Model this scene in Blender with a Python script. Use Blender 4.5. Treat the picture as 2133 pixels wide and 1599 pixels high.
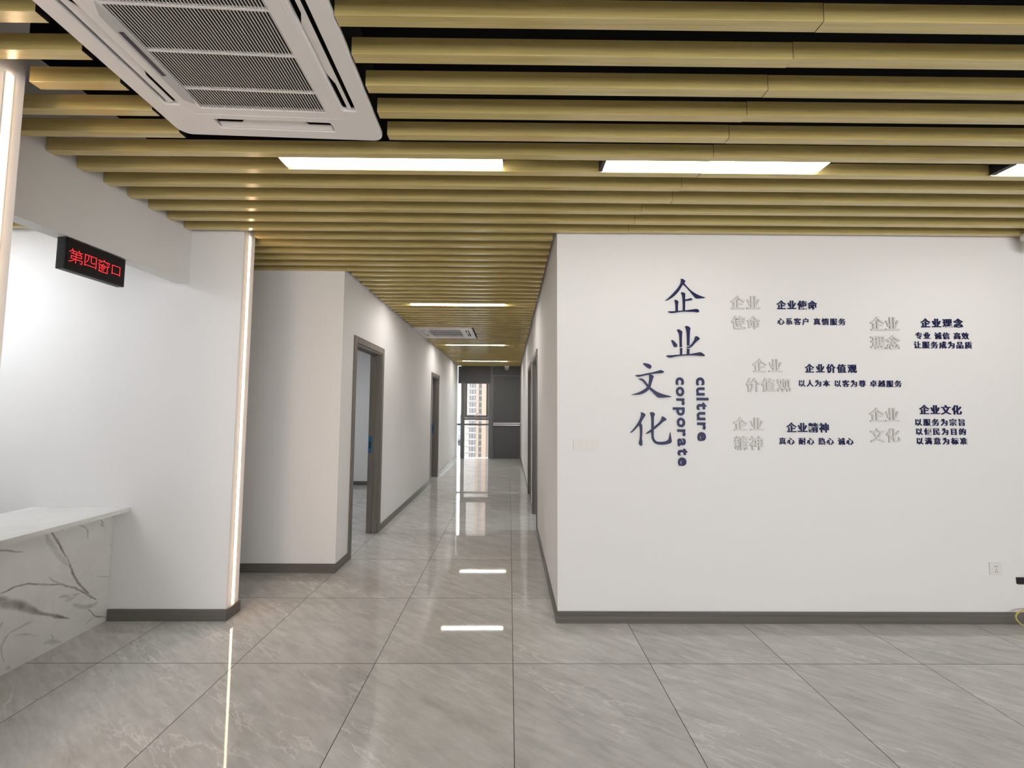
import bpy, bmesh, math, random
from mathutils import Matrix, Vector
random.seed(7)
sc = bpy.context.scene
for o in list(bpy.data.objects): bpy.data.objects.remove(o)
COL = sc.collection

# ------------------------------------------------------------------ camera
CAM_H = 1.476
cd = bpy.data.cameras.new('camera'); cam = bpy.data.objects.new('camera', cd); COL.objects.link(cam)
cd.sensor_fit = 'HORIZONTAL'; cd.sensor_width = 36.0; cd.lens = 830.25 / 2133 * 36.0
cd.clip_start = .02; cd.clip_end = 1500
ROWS = ((0.9999587, -0.0071120, 0.0056510), (0.0060873, 0.0629017, -0.9980012), (0.0067424, 0.9979944, 0.0629424))
R_, D_, F_ = (Vector(r) for r in ROWS)
cam.matrix_world = Matrix(((R_.x, -D_.x, -F_.x, 0), (R_.y, -D_.y, -F_.y, 0), (R_.z, -D_.z, -F_.z, CAM_H), (0, 0, 0, 1)))
sc.camera = cam
# ------------------------------------------------------------------ sky, exposure, light levels
world = bpy.data.worlds.new('overcast_sky'); sc.world = world; world.use_nodes = True
wbg = world.node_tree.nodes['Background']; wbg.inputs[0].default_value = (.975, .972, .975, 1); wbg.inputs[1].default_value = 3.4
sc.view_settings.view_transform = 'Standard'; sc.view_settings.look = 'None'; sc.view_settings.gamma = 1
sc.view_settings.exposure = 1.0
sc.cycles.use_denoising = True
sc.cycles.max_bounces = 10; sc.cycles.diffuse_bounces = 6; sc.cycles.glossy_bounces = 5
sc.cycles.sample_clamp_indirect = 8
HALL_LAMP, CORR_LAMP, ROOM_LAMP, STRIP = 7.5, 22.0, 38.0, 8.0
# ------------------------------------------------------------------ shared dimensions (metres, floor at 0, camera above the origin)
ZS = 2.765          # underside of the ceiling slats
SH, SW, PITCH, ROW0 = .065, .041, .1425, 1.235
ZTOP = 3.2
YF = 2.863          # frontal wall
XR, XL, YEND = .345, -1.56, 12.05
XP, YP0, YP1 = -1.962, 2.88, 3.005; XP2 = -1.945   # partition with light strip

# ------------------------------------------------------------------ outlines measured on the wall and the counter (metres)
GLYPHS={"qi": [[[1.2536,2.4356],[1.2654,2.4322],[1.2763,2.4259],[1.285,2.4161],[1.2745,2.4021],[1.2712,2.3936],[1.2645,2.3909],[1.2554,2.3764],[1.2371,2.3472],[1.219,2.3247],[1.1921,2.2999],[1.1608,2.2796],[1.1342,2.2704],[1.1365,2.2736],[1.1566,2.2907],[1.1836,2.3177],[1.2106,2.347],[1.2333,2.374],[1.2493,2.401],[1.2536,2.4168]],[[1.2691,2.3999],[1.2758,2.4013],[1.2887,2.3857],[1.3081,2.3634],[1.3297,2.3434],[1.3515,2.3288],[1.3733,2.3169],[1.3995,2.306],[1.4266,2.2981],[1.4213,2.2941],[1.3992,2.2925],[1.3726,2.2906],[1.3603,2.2922],[1.3508,2.3011],[1.3294,2.3278],[1.3079,2.3545],[1.2885,2.3767],[1.2712,2.3936]],[[1.2509,2.3325],[1.2598,2.3353],[1.2721,2.3309],[1.2825,2.3238],[1.2796,2.3095],[1.2781,2.2604],[1.2767,2.1958],[1.2626,2.1957],[1.2636,2.2424],[1.2623,2.287],[1.2594,2.3138],[1.2552,2.325]],[[1.2776,2.2818],[1.2931,2.2837],[1.3109,2.2892],[1.3241,2.2902],[1.3328,2.2831],[1.3282,2.2777],[1.3105,2.2749],[1.2929,2.2725],[1.2774,2.2706]],[[1.2026,2.2768],[1.2114,2.2777],[1.2224,2.2725],[1.2301,2.2636],[1.2271,2.2466],[1.2249,2.2243],[1.2243,2.1932],[1.2097,2.1931],[1.2103,2.2198],[1.2094,2.242],[1.2071,2.2598]],[[1.1525,2.1918],[1.168,2.1928],[1.1944,2.1939],[1.2296,2.1977],[1.2649,2.1993],[1.309,2.2049],[1.3487,2.211],[1.3642,2.2111],[1.375,2.2041],[1.38,2.1943],[1.3768,2.189],[1.3658,2.188],[1.3439,2.1914],[1.3087,2.192],[1.2647,2.1926],[1.2294,2.1879],[1.1985,2.1828],[1.1765,2.1813],[1.1656,2.1848]]],"ye": [[[1.2157,2.0566],[1.2246,2.0611],[1.2377,2.0568],[1.2537,2.0449],[1.2514,2.0206],[1.2493,1.9854],[1.2495,1.9312],[1.2351,1.9311],[1.2347,1.9764],[1.2337,2.0117],[1.2306,2.0315],[1.223,2.0469]],[[1.2371,1.9237],[1.2511,1.9238],[1.2491,1.8711],[1.236,1.871]],[[1.2755,2.0818],[1.2844,2.0872],[1.2996,2.082],[1.3134,2.0697],[1.31,2.052],[1.3069,2.0122],[1.3031,1.9426],[1.2882,1.9425],[1.2882,1.9989],[1.2869,2.043],[1.2818,2.0695]],[[1.2863,1.9341],[1.3021,1.9342],[1.3018,1.925],[1.2861,1.9266]],[[1.2869,1.9205],[1.3026,1.9188],[1.3016,1.8758],[1.285,1.8757]],[[1.1749,1.9835],[1.19,1.9761],[1.205,1.9608],[1.2135,1.9477],[1.2147,1.9389],[1.2101,1.9323],[1.1979,1.9309],[1.1915,1.9387],[1.1831,1.9585],[1.1769,1.9738]],[[1.3471,2.0081],[1.3551,2.0112],[1.3681,2.006],[1.3779,1.9951],[1.3751,1.9871],[1.3631,1.9795],[1.3429,1.9596],[1.3205,1.9352],[1.3028,1.9263],[1.3003,1.9329],[1.3209,1.955],[1.3367,1.9771],[1.345,1.9948]],[[1.1363,1.866],[1.1421,1.8704],[1.1705,1.8714],[1.2142,1.8752],[1.258,1.8777],[1.3017,1.8811],[1.3368,1.887],[1.3676,1.8929],[1.3829,1.8939],[1.398,1.8861],[1.413,1.8722],[1.4107,1.8665],[1.3888,1.8676],[1.354,1.8709],[1.3103,1.8715],[1.2578,1.8689],[1.214,1.8643],[1.1833,1.8575],[1.1658,1.8539],[1.1505,1.8564]]],"wen": [[[0.9659,1.8098],[0.9733,1.8129],[0.9907,1.8104],[1.0081,1.8057],[1.021,1.798],[1.0243,1.7892],[1.0229,1.7783],[1.0162,1.7726],[1.0097,1.7739],[0.9946,1.7825],[0.9774,1.7977]],[[0.9081,1.724],[0.9198,1.7271],[0.9503,1.7299],[0.9852,1.738],[1.0245,1.7456],[1.0638,1.7559],[1.0857,1.763],[1.0988,1.7614],[1.1095,1.7562],[1.1142,1.7506],[1.1093,1.744],[1.094,1.7413],[1.0635,1.7385],[1.0243,1.7339],[0.9938,1.7272],[0.9588,1.7191],[0.937,1.7142],[0.9219,1.7158]],[[1.009,1.7303],[1.0199,1.7304],[1.0307,1.7261],[1.0406,1.7174],[1.0347,1.7022],[1.0255,1.6739],[1.0141,1.6391],[1.0007,1.6195],[0.9788,1.602],[0.9526,1.5902],[0.9222,1.5844],[0.8832,1.5842],[0.8823,1.5872],[0.9049,1.5925],[0.9354,1.6031],[0.9617,1.6171],[0.9836,1.6324],[0.9946,1.6433],[1.0022,1.6564],[1.0069,1.6781],[1.0099,1.7042]],[[0.9324,1.6959],[0.9434,1.7016],[0.9586,1.6995],[0.9715,1.6909],[0.9885,1.6693],[1.0034,1.6499],[1.0184,1.6369],[1.0441,1.6176],[1.0699,1.6026],[1.1043,1.5898],[1.1302,1.5826],[1.1639,1.575],[1.1603,1.5689],[1.1299,1.5661],[1.1039,1.5643],[1.0757,1.5645],[1.065,1.5701],[1.0437,1.5916],[1.0181,1.6174],[0.9988,1.6368],[0.9797,1.6606],[0.9626,1.6822],[0.9497,1.6899]]],"hua": [[[0.9463,1.4603],[0.9592,1.4552],[0.9712,1.4488],[0.9771,1.4381],[0.9696,1.4273],[0.9541,1.4036],[0.9444,1.3843],[0.9277,1.3649],[0.9102,1.3455],[0.8883,1.324],[0.8709,1.3124],[0.868,1.3154],[0.8885,1.3368],[0.9104,1.3648],[0.9281,1.3927],[0.9405,1.4186],[0.946,1.4358]],[[0.9418,1.3842],[0.9493,1.3714],[0.9522,1.3586],[0.9514,1.3072],[0.9479,1.2731],[0.9506,1.256],[0.9493,1.2262],[0.9428,1.2198],[0.9343,1.224],[0.9288,1.2346],[0.9294,1.2474],[0.934,1.2645],[0.9375,1.2986],[0.9368,1.3414],[0.9321,1.3713]],[[1.098,1.4302],[1.11,1.4247],[1.1228,1.4153],[1.1261,1.4067],[1.1204,1.4015],[1.1051,1.3937],[1.0832,1.3743],[1.0569,1.3527],[1.0307,1.3312],[1.0045,1.3139],[0.9828,1.3061],[0.9764,1.3065],[0.996,1.3224],[1.0178,1.3384],[1.0484,1.3634],[1.0748,1.3871],[1.0903,1.4086]],[[1.0111,1.4576],[1.022,1.4603],[1.0371,1.4569],[1.0434,1.4471],[1.041,1.4363],[1.0365,1.4255],[1.0348,1.3719],[1.033,1.2906],[1.0382,1.2693],[1.0509,1.2544],[1.0723,1.2494],[1.0982,1.2495],[1.1241,1.2548],[1.1394,1.2655],[1.1462,1.2869],[1.1533,1.3169],[1.1558,1.2912],[1.1608,1.2571],[1.1584,1.2464],[1.1453,1.2378],[1.1194,1.2313],[1.0892,1.229],[1.0591,1.2318],[1.0378,1.2437],[1.0252,1.2628],[1.02,1.2862],[1.0202,1.3504],[1.021,1.4018],[1.0185,1.4319],[1.0132,1.449]]]}
TEXTS=[["h","企业使命",[1.954,2.2465,2.2158,2.2801]],["l","心系客户 真情服务",[1.9539,2.4518,2.1015,2.1511]],["h","企业理念",[3.0078,3.3143,2.089,2.1541]],["l","专业 诚信 高效",[2.9619,3.3532,2.0036,2.053]],["l","让服务成为品质",[2.9469,3.3718,1.9351,1.986]],["h","企业价值观",[2.1438,2.5162,1.7524,1.8143]],["l","以人为本 以客为尊 卓越服务",[2.0896,2.8391,1.6509,1.6994]],["h","企业精神",[1.9927,2.2966,1.3221,1.3899]],["l","真心 耐心 热心 诚心",[1.9342,2.4681,1.2349,1.2842]],["h","企业文化",[2.9612,3.2633,1.4557,1.5221]],["l","以服务为宗旨",[2.9206,3.2854,1.3743,1.4239]],["l","以便民为目的",[2.9231,3.2866,1.3083,1.357]],["l","以满意为标准",[2.9237,3.2903,1.2408,1.2893]],["g","企业|使命",[1.6146,1.8292,2.2127,2.3122],[1.6195,1.8244,2.0691,2.1626]],["g","企业|理念",[2.6338,2.8446,2.0615,2.1626],[2.6314,2.8434,1.925,2.0256]],["g","企业|价值观",[1.7619,1.9742,1.7508,1.8487],[1.7098,2.0313,1.6123,1.7089]],["g","企业|精神",[1.6117,1.8241,1.3304,1.4257],[1.6141,1.8195,1.1958,1.2916]],["g","企业|文化",[2.5953,2.8076,1.3988,1.4991],[2.5951,2.8059,1.2546,1.3525]]]
ENGLISH={"culture": [[1.3511,1.7129],[1.3527,1.2558],[1.4192,1.7133]],"corporate": [[1.2036,1.7119],[1.2097,1.0793],[1.2707,1.7124]]}
VEINS=[[[[2.4898,0.7214],[2.5091,0.6914],[2.529,0.6559],[2.5548,0.6033],[2.5761,0.5565],[2.6032,0.497],[2.6252,0.4486],[2.643,0.3962],[2.6705,0.3443],[2.6979,0.3019],[2.7255,0.2641],[2.7539,0.2201],[2.7987,0.1759]],[0.0055,0.0092,0.0092,0.0092,0.0092,0.0092,0.0092,0.0092,0.0092,0.0092,0.0092,0.0092,0.0037],0.9],[[[2.4691,0.7133],[2.4851,0.6652],[2.5145,0.6121],[2.5446,0.5579],[2.5793,0.5108],[2.6093,0.4747]],[0.0117,0.0195,0.0195,0.0195,0.0195,0.0078],0.35],[[[2.2688,0.4531],[2.297,0.4535],[2.3327,0.4621],[2.3939,0.4525],[2.4516,0.4248],[2.512,0.3967],[2.575,0.3747],[2.6089,0.3454],[2.6532,0.3162],[2.6947,0.2777],[2.7266,0.2481],[2.7659,0.1964]],[0.0045,0.0075,0.0075,0.0075,0.0075,0.0075,0.0075,0.0075,0.0075,0.0075,0.0075,0.003],0.75],[[[2.5022,0.4461],[2.5236,0.4157],[2.5469,0.3954],[2.5749,0.3757]],[0.0031,0.0052,0.0052,0.0021],0.6],[[[2.2502,0.4231],[2.2719,0.4078],[2.309,0.3817],[2.3549,0.3544],[2.3871,0.3255],[2.4289,0.2849],[2.4718,0.2476],[2.5245,0.2144],[2.5611,0.1865],[2.6082,0.1556],[2.635,0.1346]],[0.0356,0.0367,0.0344,0.0316,0.0298,0.0218,0.0138,0.0103,0.0149,0.0069,0.0029],0.85],[[[2.2317,0.6954],[2.2527,0.6903],[2.2891,0.6756],[2.3269,0.6558],[2.3616,0.6437]],[0.0041,0.0069,0.0069,0.0069,0.0028],0.6],[[[2.7876,0.3375],[2.8155,0.3197],[2.8896,0.2918]],[0.0024,0.004,0.0016],0.6],[[[2.645,0.716],[2.6913,0.6872],[2.7082,0.6613],[2.7105,0.6292],[2.7179,0.5954]],[0.0041,0.0069,0.0069,0.0069,0.0028],0.5],[[[2.7884,0.7132],[2.8041,0.6817],[2.7968,0.6702],[2.8254,0.6511]],[0.0048,0.008,0.008,0.0032],0.6],[[[2.8687,0.7166],[2.8907,0.6912]],[0.0048,0.0032],0.7],[[[2.5427,0.7154],[2.5662,0.701]],[0.0048,0.0032],0.6],[[[2.8591,0.5281],[2.8839,0.4977]],[0.0041,0.0028],0.4],[[[2.5622,0.2998],[2.5895,0.2947],[2.6279,0.2723],[2.6564,0.2694],[2.6854,0.269]],[0.0076,0.0126,0.0126,0.0126,0.0051],0.4],[[[2.6012,0.2574],[2.6334,0.2598],[2.6621,0.2568]],[0.0117,0.0195,0.0078],0.3],[[[2.6505,0.2168],[2.6914,0.1822],[2.7326,0.1599],[2.7691,0.1503],[2.7951,0.1511],[2.8106,0.1571]],[0.0103,0.0172,0.0172,0.0172,0.0172,0.0069],0.4],[[[2.744,0.1415],[2.772,0.107],[2.7955,0.0691],[2.84,0.0441],[2.8917,0.0154]],[0.0034,0.0057,0.0057,0.0057,0.0023],0.7],[[[2.7901,0.0718],[2.7548,0.0583],[2.7353,0.0477]],[0.0041,0.0069,0.0028],0.5],[[[2.2896,0.2954],[2.2857,0.2788],[2.2818,0.2623]],[0.004,0.0066,0.0027],0.5],[[[2.4379,0.221],[2.4037,0.2238],[2.3628,0.2194],[2.3235,0.2135],[2.3021,0.1862],[2.294,0.1567],[2.2999,0.1069],[2.3129,0.065]],[0.0041,0.0124,0.0066,0.005,0.0091,0.0066,0.0041,0.0025],0.45],[[[2.349,0.1854],[2.3735,0.1816],[2.4223,0.1567],[2.4683,0.1167]],[0.0035,0.0058,0.0058,0.0023],0.35],[[[2.5361,0.0967],[2.5476,0.0664],[2.5619,0.0412]],[0.0033,0.0058,0.0207],0.5],[[[2.499,0.0594],[2.5329,0.0539],[2.5656,0.0321],[2.599,0.0134]],[0.01,0.0166,0.0166,0.0066],0.35],[[[2.541,0.0253],[2.55,0.0306]],[0.0045,0.003],0.5],[[[2.3182,0.0245],[2.3308,0.0291],[2.3426,0.0093]],[0.008,0.0133,0.0053],0.4]]
# ------------------------------------------------------------------ material helpers
def mat(name, col, rough=.5, spec=.5, metal=0, emit=None, estr=0):
    m = bpy.data.materials.new(name); m.use_nodes = True
    b = m.node_tree.nodes['Principled BSDF']
    b.inputs['Base Color'].default_value = (*col, 1); b.inputs['Roughness'].default_value = rough
    b.inputs['Specular IOR Level'].default_value = spec; b.inputs['Metallic'].default_value = metal
    if emit:
        b.inputs['Emission Color'].default_value = (*emit, 1); b.inputs['Emission Strength'].default_value = estr
    return m
class NT:
    def __init__(s, m): s.t = m.node_tree; s.b = s.t.nodes['Principled BSDF']
    def n(s, typ, **kw):
        x = s.t.nodes.new(typ)
        for k, v in kw.items(): setattr(x, k, v)
        return x
    def l(s, a, b): s.t.links.new(a, b)
    def math(s, op, a, b=None, c=None, clamp=False):
        x = s.n('ShaderNodeMath', operation=op); x.use_clamp = clamp
        for i, v in enumerate((a, b, c)):
            if v is None: continue
            if isinstance(v, (int, float)): x.inputs[i].default_value = v
            else: s.l(v, x.inputs[i])
        return x.outputs[0]
    def mix(s, f, a, b):
        x = s.n('ShaderNodeMix', data_type='RGBA')
        for i, v in ((0, f), (6, a), (7, b)):
            if isinstance(v, (int, float)): x.inputs[i].default_value = v
            elif isinstance(v, tuple): x.inputs[i].default_value = (*v, 1)
            else: s.l(v, x.inputs[i])
        return x.outputs[2]
    def noise(s, vec, scale, detail=4, rough=.55, dist=0):
        x = s.n('ShaderNodeTexNoise'); x.inputs['Scale'].default_value = scale; x.inputs['Detail'].default_value = detail
        x.inputs['Roughness'].default_value = rough; x.inputs['Distortion'].default_value = dist
        s.l(vec, x.inputs['Vector']); return x.outputs['Fac']
    def ramp(s, f, stops):
        x = s.n('ShaderNodeValToRGB'); e = x.color_ramp.elements
        while len(e) < len(stops): e.new(.5)
        for i, (p, c) in enumerate(stops): e[i].position = p; e[i].color = (*c, 1) if isinstance(c, tuple) else (c, c, c, 1)
        s.l(f, x.inputs[0]); return x.outputs[0]
    def mapping(s, vec, scale=(1, 1, 1), rot=(0, 0, 0), loc=None):
        x = s.n('ShaderNodeMapping'); x.inputs['Scale'].default_value = scale; x.inputs['Rotation'].default_value = rot
        if loc is not None: s.l(loc, x.inputs['Location'])
        s.l(vec, x.inputs['Vector']); return x.outputs[0]
    def bump(s, h, strength, dist=.01):
        x = s.n('ShaderNodeBump'); x.inputs['Strength'].default_value = strength; x.inputs['Distance'].default_value = dist
        s.l(h, x.inputs['Height']); s.l(x.outputs[0], s.b.inputs['Normal'])

def wood(name, dark, light, rough, axis=(1.6, 60, 60), spec=.4):
    m = mat(name, light, rough, spec); t = NT(m)
    tc = t.n('ShaderNodeTexCoord'); oi = t.n('ShaderNodeObjectInfo')
    cmb = t.n('ShaderNodeCombineXYZ')
    for i, k in enumerate((37., 11., 23.)): t.l(t.math('MULTIPLY', oi.outputs['Random'], k), cmb.inputs[i])
    v = t.mapping(tc.outputs['Object'], axis, loc=cmb.outputs[0])
    a = t.noise(v, 1, 5, .6, .6)
    b = t.noise(t.mapping(tc.outputs['Object'], tuple(k * .25 for k in axis), loc=cmb.outputs[0]), 1, 3, .5, 1.2)
    f = t.math('ADD', t.math('MULTIPLY', a, .65), t.math('MULTIPLY', b, .35))
    t.l(t.ramp(f, [(.3, dark), (.7, light)]), t.b.inputs['Base Color'])
    t.bump(a, .12, .004)
    return m

def paint(name, col, rough=.75):
    m = mat(name, col, rough, .25); t = NT(m); tc = t.n('ShaderNodeTexCoord')
    f = t.noise(tc.outputs['Object'], 1.3, 3)
    t.l(t.mix(t.math('MULTIPLY', f, .16), col, tuple(c * .84 for c in col)), t.b.inputs['Base Color'])
    t.bump(t.noise(tc.outputs['Object'], 220, 2), .06, .002)
    return m

M = {}
M['wall'] = paint('white_wall_paint', (.80, .785, .775))
M['slat'] = wood('olive_wood_grain', (.45, .345, .12), (.66, .53, .215), .2, spec=1.0)
M['base'] = wood('dark_grey_wood_grain', (.085, .077, .068), (.175, .16, .144), .38, (1.2, 45, 90))
M['doorwood'] = wood('grey_brown_wood_grain', (.125, .108, .094), (.205, .182, .16), .45, (70, 70, 1.5))
M['void'] = mat('black_ceiling_void', (.006, .006, .006), .95, .1)
M['black'] = mat('matt_black', (.010, .010, .011), .45, .4)
M['dark'] = mat('dark_cavity', (.018, .017, .017), .8, .2)
M['ac'] = mat('white_plastic', (.80, .765, .74), .42, .45)
M['acgrey'] = mat('light_grey_plastic', (.50, .49, .485), .4, .45)
M['filter'] = mat('dark_filter', (.07, .07, .065), .9, .1)
M['lens'] = mat('smoked_lens', (.03, .02, .028), .15, .5)
M['lamp'] = mat('lamp_diffuser', (.9, .9, .9), .5, .3, emit=(1, .97, .925), estr=HALL_LAMP)
M['clamp'] = mat('corridor_lamp_diffuser', (.9, .9, .9), .5, .3, emit=(1, .965, .93), estr=CORR_LAMP)
M['rlamp'] = mat('room_lamp_diffuser', (.9, .9, .9), .5, .3, emit=(.93, .965, 1), estr=ROOM_LAMP)
M['strip'] = mat('warm_strip_diffuser', (.9, .85, .8), .5, .3, emit=(1, .66, .40), estr=STRIP)
M['alu'] = mat('pale_aluminium', (.72, .68, .65), .4, .5)
M['navy'] = mat('navy_acrylic', (.008, .011, .072), .35, .25)
M['pale'] = mat('pale_grey_acrylic', (.62, .605, .585), .3, .3)
M['frame'] = mat('dark_grey_aluminium', (.15, .15, .149), .45, .5)
M['panel'] = paint('dark_grey_panel', (.115, .115, .115), .55)
M['blind'] = paint('charcoal_blind_fabric', (.11, .11, .111), .8)
M['bluefilm'] = mat('blue_protective_film', (.012, .11, .24), .3, .5)
M['steel'] = mat('brushed_steel', (.42, .42, .42), .35, .5, 1)
M['railm'] = mat('mid_grey_aluminium', (.30, .30, .30), .4, .5)
M['switch'] = mat('switch_white_plastic', (.76, .73, .70), .3, .5)
M['hole'] = mat('socket_hole', (.02, .02, .02), .7, .2)
M['yellow'] = mat('yellow_cable', (.56, .45, .10), .4, .5)
M['red'] = mat('red_led', (.3, .01, .01), .4, .3, emit=(1, .03, .04), estr=1.3)
M['screen'] = mat('led_screen_face', (.007, .004, .004), .5, .35)
gl = bpy.data.materials.new('clear_glass'); gl.use_nodes = True; M['glass'] = gl
t = gl.node_tree; t.nodes.remove(t.nodes['Principled BSDF'])
tr = t.nodes.new('ShaderNodeBsdfTransparent'); gs = t.nodes.new('ShaderNodeBsdfGlossy'); gs.inputs['Roughness'].default_value = .01
tr.inputs[0].default_value = (.95, .97, .97, 1)
fr = t.nodes.new('ShaderNodeFresnel'); fr.inputs[0].default_value = 1.45
mx = t.nodes.new('ShaderNodeMixShader'); t.links.new(fr.outputs[0], mx.inputs[0]); t.links.new(tr.outputs[0], mx.inputs[1]); t.links.new(gs.outputs[0], mx.inputs[2])
t.links.new(mx.outputs[0], t.nodes['Material Output'].inputs[0])

# polished grey stone tiles, 0.8 m squares
def tile_material():
    m = mat('polished_grey_tile', (.3, .29, .28), .06, .5); t = NT(m)
    tc = t.n('ShaderNodeTexCoord'); P = tc.outputs['Object']
    sp = t.n('ShaderNodeSeparateXYZ'); t.l(P, sp.inputs[0])
    def cell(o, off):
        u = t.math('DIVIDE', t.math('SUBTRACT', o, off), .8)
        i = t.math('FLOOR', u); f = t.math('SUBTRACT', u, i)
        d = t.math('MULTIPLY', t.math('MINIMUM', f, t.math('SUBTRACT', 1, f)), .8)
        return i, d
    ix, dx = cell(sp.outputs[0], .0309); iy, dy = cell(sp.outputs[1], 2.4149)
    d = t.math('MINIMUM', dx, dy)
    groove = t.math('LESS_THAN', d, .0018)
    c = t.n('ShaderNodeCombineXYZ'); t.l(t.math('MULTIPLY', ix, 3.7), c.inputs[0]); t.l(t.math('MULTIPLY', iy, 5.3), c.inputs[1]); t.l(t.math('ADD', ix, iy), c.inputs[2])
    wn = t.n('ShaderNodeTexWhiteNoise', noise_dimensions='2D'); t.l(c.outputs[0], wn.inputs['Vector'])
    va = t.n('ShaderNodeVectorMath', operation='ADD'); t.l(P, va.inputs[0]); t.l(c.outputs[0], va.inputs[1])
    Q = va.outputs[0]
    R = t.mapping(Q, (1.0, 3.2, 1), (0, 0, math.radians(-33)))     # drift of the veining across each tile
    R = t.mapping(Q, (1, 1, 1), (0, 0, math.radians(33))); R = t.mapping(R, (.9, 4.2, 1))
    cloud = t.math('ADD', t.math('MULTIPLY', t.noise(R, 2.4, 6, .66, .5), .65), t.math('MULTIPLY', t.noise(Q, 2.6, 4, .6, .6), .35))
    fine = t.noise(R, 7, 5, .65, .4)
    base = t.ramp(t.math('ADD', t.math('MULTIPLY', cloud, .6), t.math('MULTIPLY', fine, .4)),
                  [(.34, (.42, .408, .388)), (.5, (.545, .532, .508)), (.66, (.67, .658, .633))])
    vn = t.noise(R, 2.6, 5, .6, .35)
    vein = t.math('SUBTRACT', 1, t.math('MULTIPLY', t.math('ABSOLUTE', t.math('SUBTRACT', vn, .5)), 42), clamp=True)
    mask = t.ramp(t.noise(R, 1.1, 3, .5, .3), [(.47, 0.), (.66, 1.)])
    vein = t.math('MULTIPLY', t.math('MULTIPLY', vein, mask), .65)
    base = t.mix(vein, base, (.82, .805, .775))
    tone = t.math('ADD', .95, t.math('MULTIPLY', wn.outputs['Value'], .1))
    mul = t.n('ShaderNodeMix', data_type='RGBA', blend_type='MULTIPLY'); mul.inputs[0].default_value = 1
    t.l(base, mul.inputs[6]); t.l(tone, mul.inputs[7])
    t.l(t.mix(groove, mul.outputs[2], (.012, .011, .010)), t.b.inputs['Base Color'])
    t.l(t.math('ADD', .03, t.math('MULTIPLY', groove, .6)), t.b.inputs['Roughness'])
    t.bump(t.noise(P, 1.6, 2), .012, .02)
    return m
M['tile'] = tile_material()

def marble(name, bump=False):
    m = mat(name, (.8, .8, .78), .16, .5); t = NT(m); tc = t.n('ShaderNodeTexCoord'); P = tc.outputs['Object']
    at = t.n('ShaderNodeAttribute', attribute_name='vein')
    n = t.noise(P, 1.7, 5, .55, .8); f = t.noise(P, 14, 4, .6, .5)
    base = t.ramp(n, [(.35, (.70, .69, .665)), (.6, (.80, .795, .775))])
    thin = t.math('SUBTRACT', 1, t.math('MULTIPLY', t.math('ABSOLUTE', t.math('SUBTRACT', t.noise(P, 2.2, 6, .6, 1.2), .47)), 60), clamp=True)
    base = t.mix(t.math('MULTIPLY', thin, .12), base, (.4, .37, .33))
    vf = t.math('MULTIPLY', at.outputs['Fac'], t.ramp(f, [(.3, .55), (.65, 1.)]))
    t.l(t.mix(vf, base, (.15, .118, .09)), t.b.inputs['Base Color'])
    return m
M['marble'] = marble('white_veined_marble')

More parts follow.
